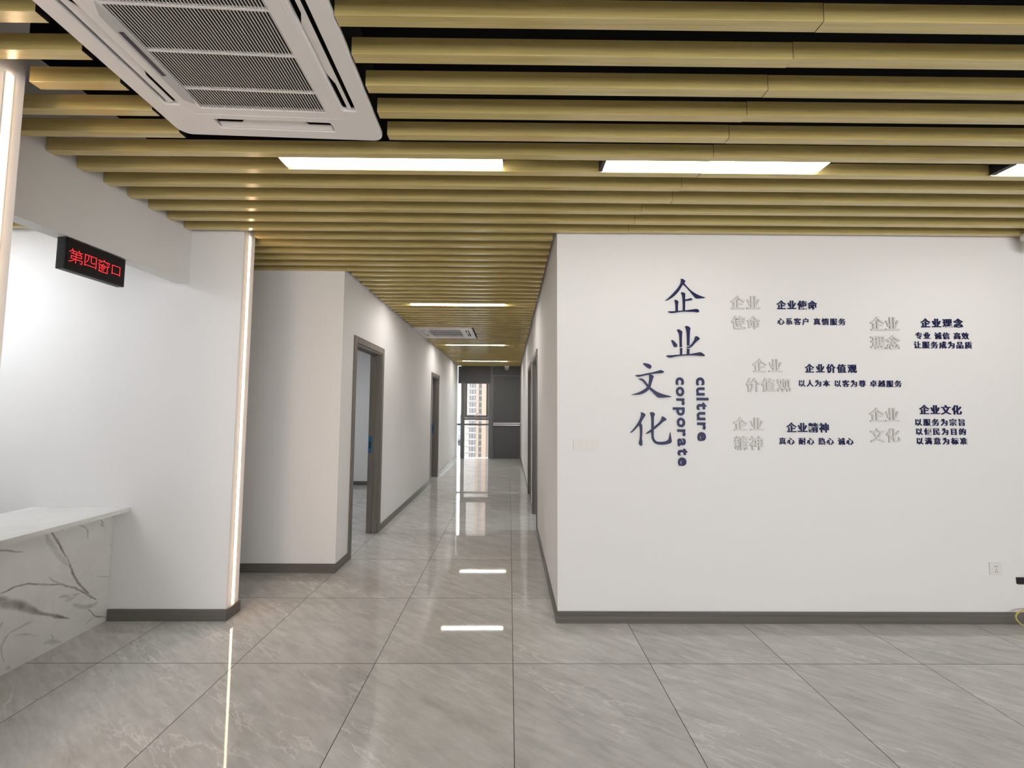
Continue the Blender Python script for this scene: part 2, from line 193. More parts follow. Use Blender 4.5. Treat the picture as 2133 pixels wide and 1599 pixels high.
# ------------------------------------------------------------------ mesh helpers
class MB:
    def __init__(s): s.v = []; s.f = []
    def box(s, x0, x1, y0, y1, z0, z1):
        i = len(s.v); s.v += [(x0, y0, z0), (x1, y0, z0), (x1, y1, z0), (x0, y1, z0), (x0, y0, z1), (x1, y0, z1), (x1, y1, z1), (x0, y1, z1)]
        s.f += [tuple(i + k for k in q) for q in ((3, 2, 1, 0), (4, 5, 6, 7), (0, 1, 5, 4), (1, 2, 6, 5), (2, 3, 7, 6), (3, 0, 4, 7))]; return s
    def hexa(s, pts):
        i = len(s.v); s.v += [tuple(p) for p in pts]
        s.f += [tuple(i + k for k in q) for q in ((3, 2, 1, 0), (4, 5, 6, 7), (0, 1, 5, 4), (1, 2, 6, 5), (2, 3, 7, 6), (3, 0, 4, 7))]; return s
    def prism(s, poly, fn):
        # poly: outline in 2D, fn(p, k): 3D point at the front (k = 0) or the back (k = 1)
        i = len(s.v); n = len(poly)
        s.v += [fn(p, 0) for p in poly] + [fn(p, 1) for p in poly]
        s.f.append(tuple(range(i, i + n))); s.f.append(tuple(range(i + 2 * n - 1, i + n - 1, -1)))
        for k in range(n): j = (k + 1) % n; s.f.append((i + k, i + n + k, i + n + j, i + j))
        return s
    def tube(s, pts, r, seg=8):
        pts = [Vector(p) for p in pts]; rings = []
        for k, p in enumerate(pts):
            d = (pts[min(k + 1, len(pts) - 1)] - pts[max(k - 1, 0)]).normalized()
            u = d.cross(Vector((0, 0, 1)) if abs(d.z) < .9 else Vector((1, 0, 0))).normalized(); w = d.cross(u)
            i = len(s.v); rr = r[k] if isinstance(r, (list, tuple)) else r
            s.v += [tuple(p + (u * math.cos(2 * math.pi * a / seg) + w * math.sin(2 * math.pi * a / seg)) * rr) for a in range(seg)]
            rings.append(i)
        for a, b in zip(rings, rings[1:]):
            for k in range(seg): j = (k + 1) % seg; s.f.append((a + k, a + j, b + j, b + k))
        s.f.append(tuple(range(rings[0] + seg - 1, rings[0] - 1, -1))); s.f.append(tuple(range(rings[-1], rings[-1] + seg)))
        return s
    def lathe(s, c, prof, axis='z', seg=20):
        # prof: list of (radius, height)
        rings = []
        for r, h in prof:
            i = len(s.v)
            for a in range(seg):
                q = 2 * math.pi * a / seg; x, y = r * math.cos(q), r * math.sin(q)
                s.v.append((c[0] + x, c[1] + y, c[2] + h) if axis == 'z' else (c[0] + x, c[1] + h, c[2] + y))
            rings.append(i)
        for a, b in zip(rings, rings[1:]):
            for k in range(seg): j = (k + 1) % seg; s.f.append((a + k, a + j, b + j, b + k))
        s.f.append(tuple(range(rings[0], rings[0] + seg))); s.f.append(tuple(range(rings[-1] + seg - 1, rings[-1] - 1, -1)))
        return s
    def build(s, name, m, parent=None, bevel=0, smooth=False, at=None):
        me = bpy.data.meshes.new(name)
        o = Vector(at) if at else Vector((0, 0, 0))
        me.from_pydata([tuple(Vector(v) - o) for v in s.v], [], s.f)
        bm = bmesh.new(); bm.from_mesh(me); bmesh.ops.recalc_face_normals(bm, faces=bm.faces)
        if bevel: bmesh.ops.bevel(bm, geom=list(bm.edges), offset=bevel, segments=2, profile=.6, affect='EDGES', clamp_overlap=True)
        bm.to_mesh(me); bm.free()
        if smooth:
            for p in me.polygons: p.use_smooth = True
        return link(name, me, m, parent, o)

def link(name, me, m, parent=None, loc=(0, 0, 0)):
    if m is not None and not me.materials: me.materials.append(m)
    ob = bpy.data.objects.new(name, me); COL.objects.link(ob)
    if parent is not None:
        ob.parent = parent; ob.location = Vector(loc) - parent_loc(parent)
    else: ob.location = loc
    return ob
def parent_loc(p):
    v = Vector((0, 0, 0))
    while p is not None: v += p.location; p = p.parent
    return v
def thing(name, loc, label, cat, group=None):
    o = bpy.data.objects.new(name, None); o.empty_display_size = .1; COL.objects.link(o); o.location = loc
    return tag(o, label, cat, group)
def tag(o, label, cat, group=None):
    o['label'] = label; o['category'] = cat
    if group: o['group'] = group
    return o
def struct(o): o['kind'] = 'structure'; return o
def sempty(name, loc): o = bpy.data.objects.new(name, None); COL.objects.link(o); o.location = loc; return struct(o)
def dup(o, parent=None):
    c = o.copy(); COL.objects.link(c)
    if parent is not None: c.parent = parent
    for ch in list(o.children): dup(ch, c)
    return c
ORD = ('zeroth first second third fourth fifth sixth seventh eighth ninth tenth eleventh twelfth thirteenth fourteenth fifteenth sixteenth seventeenth eighteenth nineteenth '
       'twentieth').split()
TENS = {2: 'twenty', 3: 'thirty', 4: 'forty', 5: 'fifty', 6: 'sixty', 7: 'seventy'}
TENTH = {2: 'twentieth', 3: 'thirtieth', 4: 'fortieth', 5: 'fiftieth', 6: 'sixtieth', 7: 'seventieth'}
def ordinal(n):
    if n <= 20: return ORD[n]
    a, b = divmod(n, 10)
    return TENTH[a] if b == 0 else TENS[a] + '-' + ORD[b]

# ------------------------------------------------------------------ floor, ceiling, walls
fl = struct(MB().box(-6, 6.2, -4.6, YEND + .3, -.12, 0).build('floor', M['tile']))
struct(MB().box(-6.1, 6.3, -4.7, YEND + .4, ZTOP, ZTOP + .12).build('ceiling', M['void']))
W_ = M['wall']
struct(MB().box(XR, 6.2, YF, YF + .13, 0, ZTOP).build('wall_front', W_))
DR = ((4.93, 5.75), (6.26, 7.10))     # door openings in the right corridor wall
def holed(x0, x1, y0, y1, holes, top=2.15):
    b = MB(); y = y0
    for a, c in holes:
        b.box(x0, x1, y, a, 0, ZTOP); b.box(x0, x1, a, c, top, ZTOP); y = c
    return b.box(x0, x1, y, y1, 0, ZTOP)
struct(holed(XR, XR + .13, YF + .13, YEND + .2, DR, 2.16).build('wall_corridor_right', W_))
DL = ((4.03, 4.86), (8.02, 8.80))
struct(holed(XL - .13, XL, 3.70 + .13, YEND + .2, DL, 2.15).build('wall_corridor_left', W_))
struct(MB().box(-6, XL, 3.70, 3.83, 0, ZTOP).build('wall_passage', W_))
struct(MB().box(-6, XP, YP0, YP1, 0, ZTOP).build('wall_counter', W_))
# nearer partition: two sides of the recess for its strip are the wall itself
struct(MB().box(-6, XP2, 1.418, 1.53, 0, ZTOP).build('wall_counter_near', W_))
struct(MB().box(-2.44, -2.345, 1.53, YP0, 2.378, ZTOP).build('trim_1', W_))           # header over the service opening
struct(MB().box(-6.12, -6, -4.6, YEND + .3, 0, ZTOP).build('wall_left', W_))
# right wall solid; rear openings are unseen, added to let sky light in
b = MB().box(6.2, 6.32, -4.6, YEND + .3, 0, ZTOP)
struct(b.build('wall_right', W_))
b = MB().box(-6, 6.2, -4.72, -4.6, 0, .45); b.box(-6, 6.2, -4.72, -4.6, 2.7, ZTOP)
for x0, x1 in ((-6, -1.5), (.3, .7), (2.7, 3.1), (5.9, 6.2)): b.box(x0, x1, -4.72, -4.6, .45, 2.7)
struct(b.build('wall_back', W_))
# rooms behind the doors
b = MB().box(-6, XL - .13, 7.80, 7.92, 0, ZTOP)
struct(b.build('wall_room_left', W_))
struct(MB().box(XR + .13, 6.2, 5.98, 6.08, 0, ZTOP).build('wall_room_right', W_))
struct(MB().box(-6, XL - .13, YEND, YEND + .12, 0, ZTOP).build('wall_room_end', W_))
struct(MB().box(XR + .13, 6.2, YEND, YEND + .12, 0, ZTOP).build('wall_room_right_end', W_))
# baseboards
BH = .078
def bb(name, x0, x1, y0, y1): return struct(MB().box(x0, x1, y0, y1, 0, BH).build(name, M['base'], bevel=.003, at=((x0 + x1) / 2, (y0 + y1) / 2, 0)))
M['base_y'] = wood('dark_grey_wood_grain_along', (.085, .077, .068), (.175, .16, .144), .38, (90, 1.2, 45))
def bby(name, x0, x1, y0, y1): return struct(MB().box(x0, x1, y0, y1, 0, BH).build(name, M['base_y'], bevel=.003, at=((x0 + x1) / 2, (y0 + y1) / 2, 0)))
T_ = .012
bb('baseboard_front', XR - T_, 6.19, YF - T_, YF)
bby('baseboard_corridor_right', XR - T_, XR, YF + .001, DR[0][0] - .065)
bby('baseboard_corridor_right_between', XR - T_, XR, DR[0][1] + .065, DR[1][0] - .065)
bby('baseboard_corridor_right_end', XR - T_, XR, DR[1][1] + .065, YEND - .03)
bb('baseboard_counter', -2.772, XP + T_, YP0 - T_, YP0)
bby('baseboard_counter_end', XP, XP + T_, YP0 + .001, YP1 + T_)
bby('baseboard_counter_near', XP2, XP2 + T_, 1.418 - T_, 1.53 + T_)
bb('baseboard_passage', -6, XL + T_, 3.70 - T_, 3.70)
bby('baseboard_corridor_left', XL, XL + T_, 3.701, DL[0][0] - .065)
bby('baseboard_corridor_left_between', XL, XL + T_, DL[0][1] + .065, DL[1][0] - .065)
bby('baseboard_corridor_left_end', XL, XL + T_, DL[1][1] + .065, YEND - .03)
bb('baseboard_room_left', -5.9, XL - .14, 7.80 - T_, 7.80)

# ------------------------------------------------------------------ doorways: lining, casing, strike plate under blue film
def doorway(n, x, side, y0, y1, top, film):
    """side = +1: the corridor lies on the +x side of wall face x; the wall is 0.13 thick"""
    root = sempty('door_%d' % n, (x, (y0 + y1) / 2, 0))
    c, th, cw = .012 * side, .13 * side, .06
    m = M['doorwood']
    X = lambda a, b_: (min(a, b_), max(a, b_))
    f = MB()
    xa = X(x - side * .002, x + c)
    f.box(*xa, y0 - cw, y0 + .006, 0, top + cw); f.box(*xa, y1 - .006, y1 + cw, 0, top + cw); f.box(*xa, y0 + .006, y1 - .006, top - .006, top + cw)
    f.build('casing', m, root, at=(x, (y0 + y1) / 2, 0))
    g = MB(); xb = X(x - th, x)
    g.box(*xb, y0, y0 + .028, 0, top); g.box(*xb, y1 - .028, y1, 0, top); g.box(*xb, y0 + .028, y1 - .028, top - .028, top)
    g.build('jamb', m, root, at=(x, (y0 + y1) / 2, 0))
    s_ = MB(); xc = X(x - th * .60, x - th * .50)
    s_.box(*xc, y0 + .028, y0 + .042, 0, top - .028); s_.box(*xc, y1 - .042, y1 - .028, 0, top - .028); s_.box(*xc, y0 + .042, y1 - .042, top - .042, top - .028)
    s_.build('door_stop', M['dark' if False else 'doorwood'], root, at=(x, (y0 + y1) / 2, 0))
    if film:
        xd = X(x - th * .98, x - th * .66)
        p = MB().box(*xd, y1 - .032, y1 - .027, .94, 1.14).build('strike_plate', M['bluefilm'], root, at=(x, y1, 1.04)); p['label'] = 'strike plate under blue film'
        MB().box(xd[0] + .013, xd[1] - .013, y1 - .034, y1 - .0315, 1.0, 1.08).build('latch_slot', M['black'], p, at=(x, y1, 1.04))
    return root
doorway(1, XL, 1, *DL[0], 2.15, True); doorway(2, XL, 1, *DL[1], 2.15, True)
doorway(3, XR, -1, *DR[0], 2.16, False); doorway(4, XR, -1, *DR[1], 2.16, False)

# ------------------------------------------------------------------ end of the corridor: full height glazing
win = sempty('window_1', ((XL + XR) / 2, YEND, 0))
ye0, ye1 = YEND - .01, YEND + .06
def wpart(name, boxes, m, parent=win, bevel=0):
    b_ = MB()
    for q in boxes: b_.box(*q)
    return b_.build(name, m, parent, bevel=bevel, at=((XL + XR) / 2, YEND, 0))
mull = M['frame']
wpart('mullion', [(-1.452, -1.338, ye0 - .03, ye1 + .02, 0, ZTOP)], mull)
wpart('mullion', [(-.622, -.506, ye0 - .03, ye1 + .02, 0, ZTOP)], mull)
wpart('transom', [(XL + .002, -1.454, ye0, ye1, .985, 1.035), (-1.336, -.624, ye0, ye1, .985, 1.035)], mull)
wpart('transom', [(-1.336, -.624, ye0, ye1, 1.145, 1.20)], mull)
wpart('pane', [(XL + .002, -1.454, YEND + .02, YEND + .026, 0.01, .983)], M['glass'])
wpart('pane', [(XL + .002, -1.454, YEND + .02, YEND + .026, 1.037, 2.9)], M['glass'])
wpart('pane', [(-1.336, -.624, YEND + .02, YEND + .026, 0.01, .983)], M['glass'])
wpart('pane', [(-1.336, -.624, YEND + .02, YEND + .026, 1.037, 1.143)], M['glass'])
sash = wpart('sash', [(-1.330, -1.265, ye0 - .02, ye1, 1.21, 2.55), (-.69, -.63, ye0 - .02, ye1, 1.21, 2.55), (-1.265, -.69, ye0 - .02, ye1, 1.21, 1.285), (-1.265, -.69, ye0 - .02, ye1, 2.49, 2.55)], mull)
b = MB().box(-1.263, -.692, YEND + .02, YEND + .026, 1.287, 2.488); b.build('pane', M['glass'], sash, at=((XL + XR) / 2, YEND, 0))
hb = MB(); hb.box(-1.03, -.97, ye0 - .034, ye0 - .02, 1.255, 1.278); hb.tube([(-.995, ye0 - .04, 1.265), (-.99, ye0 - .05, 1.31), (-.96, ye0 - .055, 1.333), (-.89, ye0 - .055, 1.338)], .009)
hb.build('handle', M['steel'], sash, at=((XL + XR) / 2, YEND, 0))
wpart('header', [(XL + .002, -1.454, ye0, ye1, 2.9, ZTOP), (-1.336, -.624, ye0, ye1, 2.55, ZTOP), (-.504, XR - .002, ye0, ye1, 2.50, ZTOP)], M['panel'])
wpart('panel', [(-.47, .325, ye0 + .01, ye1, 1.06, 2.465)], M['panel'])
wpart('panel', [(-.47, .325, ye0 + .01, ye1, 0, .985)], M['panel'])
wpart('frame', [(-.504, -.472, ye0 - .015, ye1, 0, 2.497), (.327, XR - .002, ye0 - .015, ye1, 0, 2.497), (-.47, .325, ye0 - .015, ye1, 2.467, 2.497)], mull)
rl = wpart('rail', [(-.47, .325, ye0 - .05, ye1, 1.0, 1.05)], M['railm'], bevel=.012); rl['label'] = 'grey metal rail between the two dark panels'
# roller blind across the top of the window
bl = thing('roller_blind', (-1.07, YEND - .07, 2.25), 'short charcoal roller blind pulled down over the top of the corridor window', 'blind')
MB().box(-1.535, -.56, YEND - .072, YEND - .068, 2.255, 2.76).build('fabric', M['blind'], bl, at=(-1.07, YEND - .07, 2.25))
MB().box(-1.535, -.56, YEND - .08, YEND - .06, 2.232, 2.256).build('bottom_bar', M['frame'], bl, bevel=.004, at=(-1.07, YEND - .07, 2.25))

# ------------------------------------------------------------------ outside, many floors up
gm = mat('street_ground', (.15, .165, .195), .9)
struct(MB().box(-260, 260, 40, 700, -24.2, -24).build('ground_outside', gm))
M['peach'] = mat('peach_render', (.275, .20, .152), .8); M['creamw'] = mat('cream_render', (.29, .265, .25), .8)
M['haze'] = mat('pale_grey_concrete', (.23, .237, .25), .9); M['bwin'] = mat('facade_window_glass', (.115, .112, .118), .5, .2)
tw = thing('apartment_tower', (-8, 190, -24), 'peach and cream high-rise seen through the corridor window', 'building')
TA = (-8, 190, -24)
MB().box(-21.6, -15.4, 190, 208, -24, 60).build('wing', M['creamw'], tw, at=TA)
MB().box(-15.4, -14.5, 189.4, 208, -24, 60).build('pier', M['peach'], tw, at=TA)
MB().box(-14.5, -13.0, 190.2, 208, -24, 60).build('wing', M['creamw'], tw, at=TA)
MB().box(-13.0, -10.9, 189, 208, -24, 60).build('wing', M['peach'], tw, at=TA)
MB().box(-10.9, 6, 190.5, 208, -24, 60).build('wing', M['creamw'], tw, at=TA)
for k, x in enumerate((-10.8, -10.1, -9.4, -8.8, -8.1, -7.3, -6.4, -5.2, -4.0, -2.6)):
    MB().box(x, x + (.2 if k % 2 else .3), 190.0, 190.5, -24, 60).build('rib', M['haze' if k % 2 else 'peach'], tw, at=TA)
for k in range(13):
    z = -21.4 + k * 3.0
    for (xa, xb) in ((-18.9, -18.3), (-17.9, -16.9), (-16.5, -16.0)):
        MB().box(xa, xb, 189.85, 190.05, z, z + 2.0).build('window', M['bwin'], tw, at=TA)
    MB().box(-14.3, -13.2, 190.1, 190.25, z - .3, z + 1.9).build('window', M['bwin'], tw, at=TA)
    MB().box(-20.6, -15.5, 189.7, 190.0, z - .7, z - .3).build('balcony_edge', M['creamw'], tw, at=TA)
def far(name, label, boxes, m):
    x = sum(q[0] + q[1] for q in boxes) / 2 / len(boxes)
    r = thing(name, (x, boxes[0][2], -24), label, 'building')
    for k, q in enumerate(boxes): MB().box(*q).build('block', m, r, at=(x, boxes[0][2], -24))
far('office_block', 'pale hazy office blocks on the skyline in the narrow window pane', [(-62, -54, 430, 445, -24, -8), (-54, -50, 430, 445, -24, -5), (-50, -44, 432, 445, -24, -11)], M['haze'])
far('low_building', 'low grey roofed building beside the tower, seen in the narrow pane', [(-46, -33, 300, 320, -24, -17.5), (-44, -36, 304, 316, -17.5, -16.3)], M['haze'])
tm = mat('hazy_foliage', (.11, .13, .13), .9)
tr_ = thing('street_tree', (-29.6, 230, -24), 'round hazy tree low in the narrow window pane', 'tree')
c_ = MB()
for k in range(9):
    a = k * 2.4; c_.lathe((-29.6 + 1.5 * math.cos(a), 230 + 1.3 * math.sin(a), -18.4 + (k % 3) * 1.0), [(.2, -1.1), (1.1, -.7), (1.5, 0), (1.1, .7), (.2, 1.1)], seg=10)
c_.build('crown', tm, tr_, at=(-29.6, 230, -24), smooth=True)
MB().tube([(-29.6, 230, -24), (-29.6, 230, -17.5)], [.35, .2]).build('trunk', M['haze'], tr_, at=(-29.6, 230, -24))

# ------------------------------------------------------------------ ceiling slats
AC = (-1.53, -.597, .885, 1.838)          # big air conditioner in the ceiling: x0, x1, y0, y1
AC2 = (-1.545, -.60, 6.33, 7.27)
slat_mesh = {}
def slat(x0, x1, y, label, group, dz=0.):
    key = round(x1 - x0, 4)
    if key not in slat_mesh:
        me = bpy.data.meshes.new('wood_grain_slat'); b_ = MB().box(0, key, 0, SW, 0, SH)
        bm = bmesh.new()
        for v in b_.v: bm.verts.new(v)
        bm.verts.ensure_lookup_table()
        for f in b_.f: bm.faces.new([bm.verts[i] for i in f])
        bmesh.ops.recalc_face_normals(bm, faces=bm.faces)
        bmesh.ops.bevel(bm, geom=[e for e in bm.edges if abs(e.verts[0].co.x - e.verts[1].co.x) > .01], offset=.0012, segments=1, affect='EDGES')
        bm.faces.ensure_lookup_table()
        me.materials.append(M['slat']); me.materials.append(M['black'])
        for f in bm.faces:
            if abs(f.normal.x) > .9: f.material_index = 1          # open hollow ends
        bm.to_mesh(me); bm.free(); slat_mesh[key] = me
    o = bpy.data.objects.new('wood_grain_slat', slat_mesh[key]); COL.objects.link(o)
    o.location = (x0, y, ZS + dz); o['kind'] = 'thing'; return tag(o, label, 'ceiling slat', group)
hall_rows = []
k = -4
while True:
    y = ROW0 + k * PITCH
    if y > YF - .05: break
    hall_rows.append(y); k += 1
XB = -2.343
for i, y in enumerate(hall_rows):
    n = ordinal(i - 2) if i > 2 else ''
    joint = 1.035 if y < 2.15 else (.995 if y < 2.3 else (1.0 if y < 2.4 else .857))
    left = XB
    cut = y + SW > AC[2] - .02 and y < AC[3] + .02
    # rows against the near partition start at its end face
    if 1.418 - SW - .004 < y < 1.535: left = XP2 + .028
    w_ = '%s row from the picture top' % n if n else '%s row above the picture top' % ordinal(3 - i)
    if cut:
        slat(left, AC[0] - .028, y, 'short olive slat left of the big air conditioner, ' + w_, 'hall ceiling slats left of the air conditioner')
        slat(AC[1] + .014, joint - .001, y, 'olive slat right of the big air conditioner, ' + w_, 'hall ceiling slats right of the air conditioner')
    else:
        slat(left, joint - .001, y, 'long olive hall ceiling slat left of its butt joint, ' + w_, 'hall ceiling slats left of the joints')
    slat(joint + .001, 6.18, y, 'olive hall ceiling slat right of its butt joint, ' + w_, 'hall ceiling slats right of the joints', .002 if i % 2 else -.001)
for j in range(3):                                            # over the service room, seen beyond the header
    y = hall_rows[-1] - j * PITCH
    slat(-5.9, -2.46, y, 'olive slat over the service room, %s from its far wall' % ordinal(j + 1), 'service room ceiling slats')
corr_rows = []
y = hall_rows[-1] + PITCH
while y < YEND - .12: corr_rows.append(y); y += PITCH
for i, y in enumerate(corr_rows):
    lab = 'olive corridor ceiling slat, %s row counted from the hall' % ordinal(i + 1)
    if y + SW < 3.70:
        x0 = XP + .03 if y < YP1 else -5.8
        if y < YP1 < y + SW: x0 = XP + .03
    else: x0 = XL + .022
    if y + SW > AC2[2] - .02 and y < AC2[3] + .02: x0 = AC2[1] + .016
    slat(x0, XR - .022, y, lab, 'corridor ceiling slats')

# ------------------------------------------------------------------ long lamps between the slats
def lamp(name, x0, x1, y0, y1, m, label, group, caps, drop=.0):
    cx_, cy_ = (x0 + x1) / 2, (y0 + y1) / 2
    r = thing(name, (cx_, cy_, ZS), label, 'ceiling lamp', group)
    at = (cx_, cy_, ZS)
    MB().box(x0, x1, y0, y1, ZS + .004 - drop, ZS + .012 - drop).build('diffuser', m, r, bevel=.002, at=at)
    MB().box(x0, x1, y0 + .002, y1 - .002, ZS + .0125 - drop, ZS + .05).build('housing', M['ac'], r, at=at)
    if name == 'room_lamp' and x0 > -3.95:
        for xx in (x0 + .2, x1 - .2): MB().box(xx - .003, xx + .003, cy_ - .003, cy_ + .003, ZS + .05, ZTOP).build('hanger', M['steel'], r, at=at)
    for xx in caps: MB().box(*xx, y0 - .001, y1 + .001, ZS - .001 - drop, ZS + .052).build('end_cap', M['black'], r, at=at)
    return r
LY = (1.989, 2.079)
G1 = 'long lamps across the hall ceiling'
lamp('ceiling_lamp', -1.20, -.043, *LY, M['lamp'], 'long bright hall ceiling lamp nearest the big air conditioner', G1, [(-1.203, -1.2)])
lamp('ceiling_lamp', .497, 1.668, *LY, M['lamp'], 'long bright hall ceiling lamp above the large navy characters', G1, [(.478, .497)])
lamp('ceiling_lamp', 2.645, 3.80, *LY, M['lamp'], 'hall ceiling lamp with a black end, cut by the right picture edge', G1, [(2.612, 2.645)])
BY = (-.62, -.53)
for a, w_ in ((-1.2, 'left'), (.497, 'middle'), (2.645, 'right')):
    lamp('ceiling_lamp', a, a + 1.16, *BY, M['lamp'], 'hall ceiling lamp behind the camera, %s one of its row' % w_, 'lamps behind the camera', [(a - .02, a)])
G2 = 'long lamps along the corridor ceiling'
def gap_y(y):      # the nearest gap between two corridor slats
    r = min(corr_rows, key=lambda q: abs(q + SW + .0505 - y)); return (r + SW + .006, r + PITCH - .006)
for yy, x0, x1, w_ in ((4.90, -1.228, -.06, 'nearest the hall'), (8.05, -1.285, -.10, 'beyond the small air conditioner'), (10.8, -1.262, -.068, 'closest to the end window')):
    lamp('corridor_lamp', x0, x1, *gap_y(yy), M['clamp'], 'long corridor ceiling lamp %s' % w_, G2, [])
lamp('room_lamp', -4.6, -3.4, 2.01, 2.10, M['rlamp'], 'service room ceiling lamp over the counter', 'service room lamps', [])
lamp('room_lamp', -4.6, -3.4, .6, .7, M['rlamp'], 'service room ceiling lamp behind the near partition', 'service room lamps', [])
lamp('room_lamp', -3.9, -2.7, 5.6, 5.7, M['rlamp'], 'unseen lamp added to light the room behind the first left door', 'lamps added for the side rooms', [])  # side rooms: unseen lamps added to brighten them in place of daylight
lamp('room_lamp', -3.9, -2.7, 9.9, 10.0, M['rlamp'], 'unseen lamp added to light the room behind the second left door', 'lamps added for the side rooms', [])
lamp('room_lamp', 1.4, 2.6, 4.9, 5.0, M['rlamp'], 'unseen lamp added to light the room behind the first right door', 'lamps added for the side rooms', [])

# ------------------------------------------------------------------ ceiling air conditioners
def rrect(x0, x1, y0, y1, r, seg=6):
    pts = []
    for cx_, cy_, a0 in ((x1 - r, y1 - r, 0), (x0 + r, y1 - r, 90), (x0 + r, y0 + r, 180), (x1 - r, y0 + r, 270)):
        for k in range(seg + 1):
            a = math.radians(a0 + 90 * k / seg); pts.append((cx_ + r * math.cos(a), cy_ + r * math.sin(a)))
    return pts
def plate(loops, depth, bevel=0):
    cu = bpy.data.curves.new('outline', 'CURVE'); cu.dimensions = '2D'; cu.fill_mode = 'BOTH'; cu.extrude = depth / 2 - bevel; cu.bevel_depth = bevel; cu.bevel_resolution = 1
    for lp in loops:
        s_ = cu.splines.new('POLY'); s_.points.add(len(lp) - 1); s_.use_cyclic_u = True
        for p, (x, y) in zip(s_.points, lp): p.co = (x, y, 0, 1)
    o = bpy.data.objects.new('outline', cu); COL.objects.link(o)
    bpy.context.view_layer.update(); dg = bpy.context.evaluated_depsgraph_get()
    me = bpy.data.meshes.new_from_object(o.evaluated_get(dg)); me.materials.clear()
    bpy.data.objects.remove(o); bpy.data.curves.remove(cu); return me
def make_ac(label):
    S = .932; c = S / 2
    r = thing('air_conditioner', (0, 0, 0), label, 'air conditioner', 'ceiling cassette air conditioners')
    gx, gy = .268, .298                                       # half sizes of the grille opening
    slots = {}
    slots['far'] = (c - .262, c + .262, S - .110, S - .045); slots['near'] = (c - .262, c + .262, .045, .110)
    slots['right'] = (S - .128, S - .062, c - .285, c + .285); slots['left'] = (.062, .128, c - .285, c + .285)
    loops = [rrect(0, S, 0, S, .045)] + [rrect(*q, .012, 3) for q in slots.values()] + [rrect(c - gx - .05, c + gx + .05, c - gy - .035, c + gy + .035, .01, 3)]
    me = plate(loops, .022, .005)
    p = link('panel', me, M['ac'], r, (0, 0, .012))
    me = plate([rrect(c - gx - .048, c + gx + .048, c - gy - .033, c + gy + .033, .008, 3), rrect(c - gx, c + gx, c - gy, c + gy, .004, 2)], .018, .003)
    gf = link('grille_frame', me, M['ac'], r, (0, 0, .011))
    g = MB(); n = 47; st = 2 * gx / n
    for k_ in range(n):
        x = c - gx + st * (k_ + .5)
        g.hexa([(x - .0018, c - gy, .004), (x + .0018, c - gy, .004), (x + .0018, c + gy, .004), (x - .0018, c + gy, .004), (x - .0050, c - gy, .010), (x - .0032, c - gy, .010), (x - .0032, c + gy, .010), (x - .0050, c + gy, .010)])
    for q in range(1, 4):
        yy = c + gy - .106 - .171 * (q - 1)
        g.box(c - gx, c + gx, yy - .003, yy + .003, .003, .014)
    g.build('grille', M['ac'], r)
    MB().box(c - gx - .01, c + gx + .01, c - gy - .01, c + gy + .01, .028, .034).build('filter', M['filter'], r)
    MB().box(.03, S - .03, .03, S - .03, .075, .30).build('body', M['dark'], r)
    w_ = MB(); w_.box(.03, S - .03, .03, .034, .024, .075); w_.box(.03, S - .03, S - .034, S - .03, .024, .075); w_.box(.03, .034, .034, S - .034, .024, .075); w_.box(S - .034, S - .03, .034, S - .034, .024, .075)
    w_.build('duct_wall', M['dark'], r)
    for nm, (x0, x1, y0, y1) in slots.items():
        f = MB()
        if nm in ('far', 'near'):
            s_ = 1 if nm == 'far' else -1; ya, yb = (y0 + .010, y1 - .008) if s_ > 0 else (y1 - .010, y0 + .008)
            L = x1 - x0; fr_ = lambda t_: x0 + .012 + (L - .024) * t_
            prof = [(0, .024), (.2, .024), (.27, .0), (.73, .0), (.8, .024), (1, .024)]
            top = [(fr_(a), ya + s_ * b_) for a, b_ in prof]; poly = top + [(fr_(1), yb), (fr_(0), yb)]
            f.prism(poly, lambda p, k_: (p[0], p[1], .004 + .35 * abs(p[1] - yb) + k_ * .004))
        else:
            s_ = 1 if nm == 'right' else -1; xa, xb = (x0 + .012, x1 - .022) if s_ > 0 else (x1 - .012, x0 + .022)
            L = y1 - y0; fr_ = lambda t_: y0 + .010 + (L - .02) * t_
            prof = [(0, .014), (.24, .014), (.32, -.006), (.68, -.006), (.76, .014), (1, .014)]
            poly = [(xa + s_ * b_, fr_(a)) for a, b_ in prof] + [(xb, fr_(1)), (xb, fr_(0))]
            f.prism(poly, lambda p, k_: (p[0], p[1], .004 + .30 * abs(p[0] - xb) + k_ * .004))
        f.build('flap', M['ac'], r)
    d = MB().prism([(c - gx - .034, c - .11), (c - gx - .004, c - .16), (c - gx + .012, c - .10), (c - gx + .012, c + .22), (c - gx - .004, c + .27), (c - gx - .034, c + .25)], lambda p, k_: (p[0], p[1], -.002 + k_ * .006)).build('display', M['acgrey'], r, bevel=.001)
    MB().box(c - gx - .022, c - gx - .006, c - .055, c + .125, -.0035, .0).build('lens', M['lens'], d)
    return r
ac = make_ac('large white ceiling air conditioner among the slats at the upper left of the hall')
ac.rotation_euler.z = math.radians(2.2)
ac.location = (-1.062 - .466 * math.cos(math.radians(2.2)) + .466 * math.sin(math.radians(2.2)), 1.366 - .466 * math.sin(math.radians(2.2)) - .466 * math.cos(math.radians(2.2)), ZS - .002)
ac2 = dup(ac); ac2.rotation_euler.z = 0; ac2.location = (AC2[0], AC2[2], ZS - .002)
ac2['label'] = 'small-looking white ceiling air conditioner down the corridor beside the left wall'

